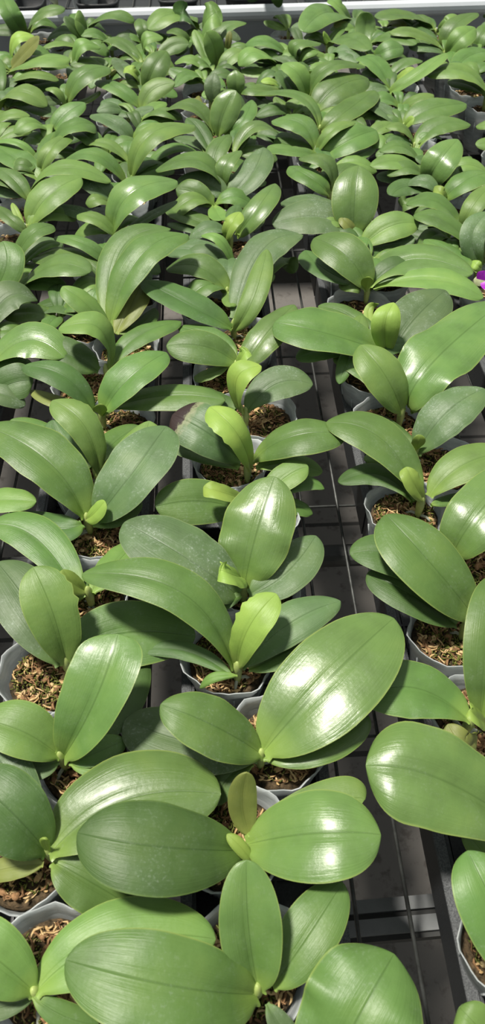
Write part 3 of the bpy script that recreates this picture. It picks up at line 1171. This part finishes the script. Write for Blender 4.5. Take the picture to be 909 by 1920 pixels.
# edge rail: rounded white lip over a grey face
mb = MB()
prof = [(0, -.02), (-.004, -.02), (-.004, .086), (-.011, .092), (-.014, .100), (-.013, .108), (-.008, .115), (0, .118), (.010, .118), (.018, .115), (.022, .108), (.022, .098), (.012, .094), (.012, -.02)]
nrm = Vector((-rd.y, rd.x, 0))
A0, B0 = RA - rd * .9, RB + rd * .9
vs = []
for P in (A0, B0):
    for (d, z) in prof:
        q = P + nrm * d; vs.append(loc((q.x, q.y, z)))
n = len(prof)
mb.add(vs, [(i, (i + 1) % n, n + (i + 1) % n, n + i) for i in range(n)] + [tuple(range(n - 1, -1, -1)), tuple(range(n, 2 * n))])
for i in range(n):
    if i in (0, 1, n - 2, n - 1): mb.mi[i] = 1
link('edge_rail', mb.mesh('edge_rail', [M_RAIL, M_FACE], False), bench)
mb = MB()
for lx in (-.95, .58, 1.15):
    for ly in (.1, 2.1):
        mb = MB(); a = loc((lx - .02, ly - .02, -.75)); b = loc((lx + .02, ly + .02, -.03))
        mb.box(a.x, b.x, a.y, b.y, a.z, b.z)
        link('leg', mb.mesh('leg', M_GALV, False), bench)

# ------------------------------------------------------------------ the bench behind
back = empty('greenhouse_bench', (0, 2.75, -.05), 'dark bench behind the white rail holding black trays', 'bench')
mb = MB()
for k in range(60):
    x = -1.3 + k * .05
    mb.tube([(x, -.42, .048), (x, .6, .048)], .002, 5)
for k in range(11):
    mb.tube([(-1.3, -.42 + k * .1, .044), (1.65, -.42 + k * .1, .044)], .002, 5)
link('wire_mesh_top', mb.mesh('wire_mesh_top', M_WIRE), back)
mb = MB(); mb.box(-1.3, 1.65, -.42, 1.4, .030, .040)
link('bench_top', mb.mesh('bench_top', M_BLACK, False), back)
mb = MB()
for lx in (-1.2, 0, 1.5):
    mb.box(lx - .02, lx + .02, -.4, -.36, -.70, .04)
link('leg', mb.mesh('leg', M_GALV, False), back)

def black_tub(cx0, cx1, py, k):
    a = at(cx0, py, .055); b = at(cx1, py, .055)
    c = (a + b) / 2; w = (b - a).length
    mb = MB()
    seg = 32
    def ring(sx, sy, z):
        out = []
        for s in range(seg):
            t = 2 * PI * s / seg
            ex = 2 / 5.0
            x = abs(math.cos(t)) ** ex * (1 if math.cos(t) >= 0 else -1) * sx
            y = abs(math.sin(t)) ** ex * (1 if math.sin(t) >= 0 else -1) * sy
            out.append((x, y, z))
        return out
    prof = [(w * .40, .055, .0), (w * .42, .058, .004), (w * .47, .070, .045), (w * .50, .074, .050), (w * .50, .074, .056), (w * .47, .070, .056), (w * .45, .066, .05), (w * .41, .056, .006)]
    vs = []
    for q in prof: vs += ring(*q)
    fs = []
    for i in range(len(prof) - 1):
        for s in range(seg):
            j = (s + 1) % seg; fs.append((i * seg + s, i * seg + j, (i + 1) * seg + j, (i + 1) * seg + s))
    fs.append(tuple(range(seg - 1, -1, -1))); fs.append(tuple((len(prof) - 1) * seg + s for s in range(seg)))
    mb.add(vs, fs)
    o = link('black_tub', mb.mesh('black_tub', M_BLACK), None, (c.x, c.y + .07, .0005))
    o['label'] = 'shallow black tub on the bench behind the white rail, %s' % k
    o['category'] = 'tub'; o['group'] = 'black tubs behind the rail'
black_tub(20, 78, 14, 'leftmost of the four')
black_tub(140, 220, 9, 'second from the left')
black_tub(295, 372, 3, 'third from the left')
black_tub(420, 520, -2, 'rightmost')

def back_plant(label, potp, leaves):
    c = potp
    root = empty('potted_orchid', (c.x, c.y, 0), label, 'potted plant', 'plants behind the rail')
    link('pot_rim', RIMS[1], link('pot', POTS[1], root)); link('growing_medium', MEDIA_FAR[0], root)
    mb = MB(); mb.tube([(0, 0, .066), (0, 0, .085), (0, 0, .095), (0, 0, .099)], [.004, .006, .005, .001], 10)
    link('stem', mb.mesh('stem', M_STEM), root)
    for (M, T, w, col) in leaves:
        add_leaf(root, Vector((c.x, c.y, .095)), M, T, w, col, False)
q = Vector((at(508, -10, .16).x + .02, 2.52, 0))
back_plant('dark-leaved orchid behind the white rail, one leaf hanging over it', q,
           [(at(490, -28, .19), at(468, 4, .155), 30, 'd'), (at(512, -25, .18), at(522, 14, .145), 24, 'd'), (q + Vector((.04, .03, .13)), q + Vector((.09, .05, .12)), 30, 'm')])
q = Vector((at(100, -14, .16).x + .02, 2.55, 0))
back_plant('orchid with a yellow leaf tip hanging behind the white rail at left', q,
           [(at(104, -25, .17), at(107, 9, .125), 16, 'o'), (q + Vector((-.04, .03, .13)), q + Vector((-.09, .05, .12)), 30, 'm')])
q = Vector((at(640, -14, .16).x, 2.56, 0))
back_plant('orchid behind the white rail above the curled glossy leaf', q,
           [(q + Vector((-.05, .0, .13)), q + Vector((-.10, .0, .13)), 26, 'm'), (q + Vector((.04, .03, .13)), q + Vector((.09, .05, .12)), 30, 'm')])

# ------------------------------------------------------------------ orchid bloom at the right edge
fc = at(912, 526, RIM + .03)
fl = empty('orchid_flower', (fc.x, fc.y, fc.z), 'green-white orchid bloom with a magenta lip at the right edge of the frame', 'flower')
fn = (CAM - fc).normalized(); fx = fn.cross(Vector((0, 0, 1))).normalized(); fy = fx.cross(fn)
if fy.z < 0: fy = -fy
def petal(name, ang, ln, wd, mat, lift):
    d = fx * math.cos(ang) + fy * math.sin(ang); s = fn.cross(d)
    vs = []; n, m = 10, 6
    for side in (1, -1):
        for i in range(n + 1):
            t = i / n; w = wd * math.sin(PI * min(.98, .06 + t * .94)) ** .7
            for j in range(m + 1):
                u = -1 + 2 * j / m
                vs.append(d * (ln * t) + s * (w * u) + fn * (lift * t * t * ln + .15 * w * (1 - u * u) + side * .0005))
    fs = []
    o2 = (n + 1) * (m + 1)
    for i in range(n):
        for j in range(m):
            a = i * (m + 1) + j; f = (a, a + 1, a + m + 2, a + m + 1)
            fs.append(f); fs.append(tuple(o2 + k for k in reversed(f)))
    mb = MB(); mb.add(vs, fs)
    return link(name, mb.mesh(name, mat), fl)
for k, an in enumerate((90, 200, 340)): petal('sepal', math.radians(an + 8), .019, .0075, M_PETAL, .25)
for an in (150, 30): petal('petal', math.radians(an), .017, .009, M_LIP, .35)
petal('lip', math.radians(-90), .012, .007, M_LIP, .9)
mb = MB()
mb.tube([fn * -.002, fn * -.012 + Vector((.006, .004, -.006)), Vector((.02, .02, -.03)), Vector((.03, .03, -.055))], [.0014, .0014, .0016, .002], 8)
link('stem', mb.mesh('stem', M_STEM), fl)

# ------------------------------------------------------------------ floor
mb = MB(); mb.box(-8, 8, -4, 12, -.80, -.75)
fo = link('floor', mb.mesh('floor', M_FLOOR, False)); fo['kind'] = 'structure'

# ------------------------------------------------------------------ light
w = bpy.data.worlds.new('greenhouse_sky'); scene.world = w
w.use_nodes = True
nt = w.node_tree
for n_ in list(nt.nodes): nt.nodes.remove(n_)
wo = nt.nodes.new('ShaderNodeOutputWorld'); bg = nt.nodes.new('ShaderNodeBackground')
tc = nt.nodes.new('ShaderNodeTexCoord'); sp = nt.nodes.new('ShaderNodeSeparateXYZ')
L(nt, tc.outputs['Generated'], sp.inputs[0])
c = ramp(nt, sp.outputs[2], [(0.0, (.30, .33, .28)), (.25, (.66, .70, .66)), (1.0, (.92, .95, .97))])
# broken cloud / shade-cloth brightness
nz = noise_n(nt, tc.outputs['Generated'], 3.0, 3, .5)
c = mixc(nt, .6, c, ramp(nt, nz, [(.35, (.6, .6, .6)), (.65, (1.25, 1.25, 1.25))]), 'MULTIPLY')
L(nt, c, bg.inputs[0]); bg.inputs[1].default_value = 0.52
L(nt, bg.outputs[0], wo.inputs[0])
sd = bpy.data.lights.new('sun', 'SUN'); so = bpy.data.objects.new('sun', sd); COL.objects.link(so)
sd.energy = 5.1; sd.angle = math.radians(7); sd.color = (1.0, .95, .86)
sun_dir = Vector((-.32, .10, 1.0)).normalized()      # towards the sun
so.rotation_euler = sun_dir.to_track_quat('Z', 'Y').to_euler()
so.location = (0, 0, 3)

vs_ = scene.view_settings
vs_.view_transform = 'Standard'; vs_.look = 'None'; vs_.gamma = 1.0; vs_.use_curve_mapping = False
vs_.exposure = 0.05
print('PLANTS', len(plants), 'fill', len(fill), 'leaves', LEAFN[0], 'maxlen', sorted([round(s[0], 3) for s in STAT])[-12:], 'rolls>50', sum(abs(s[2]) > 50 for s in STAT))
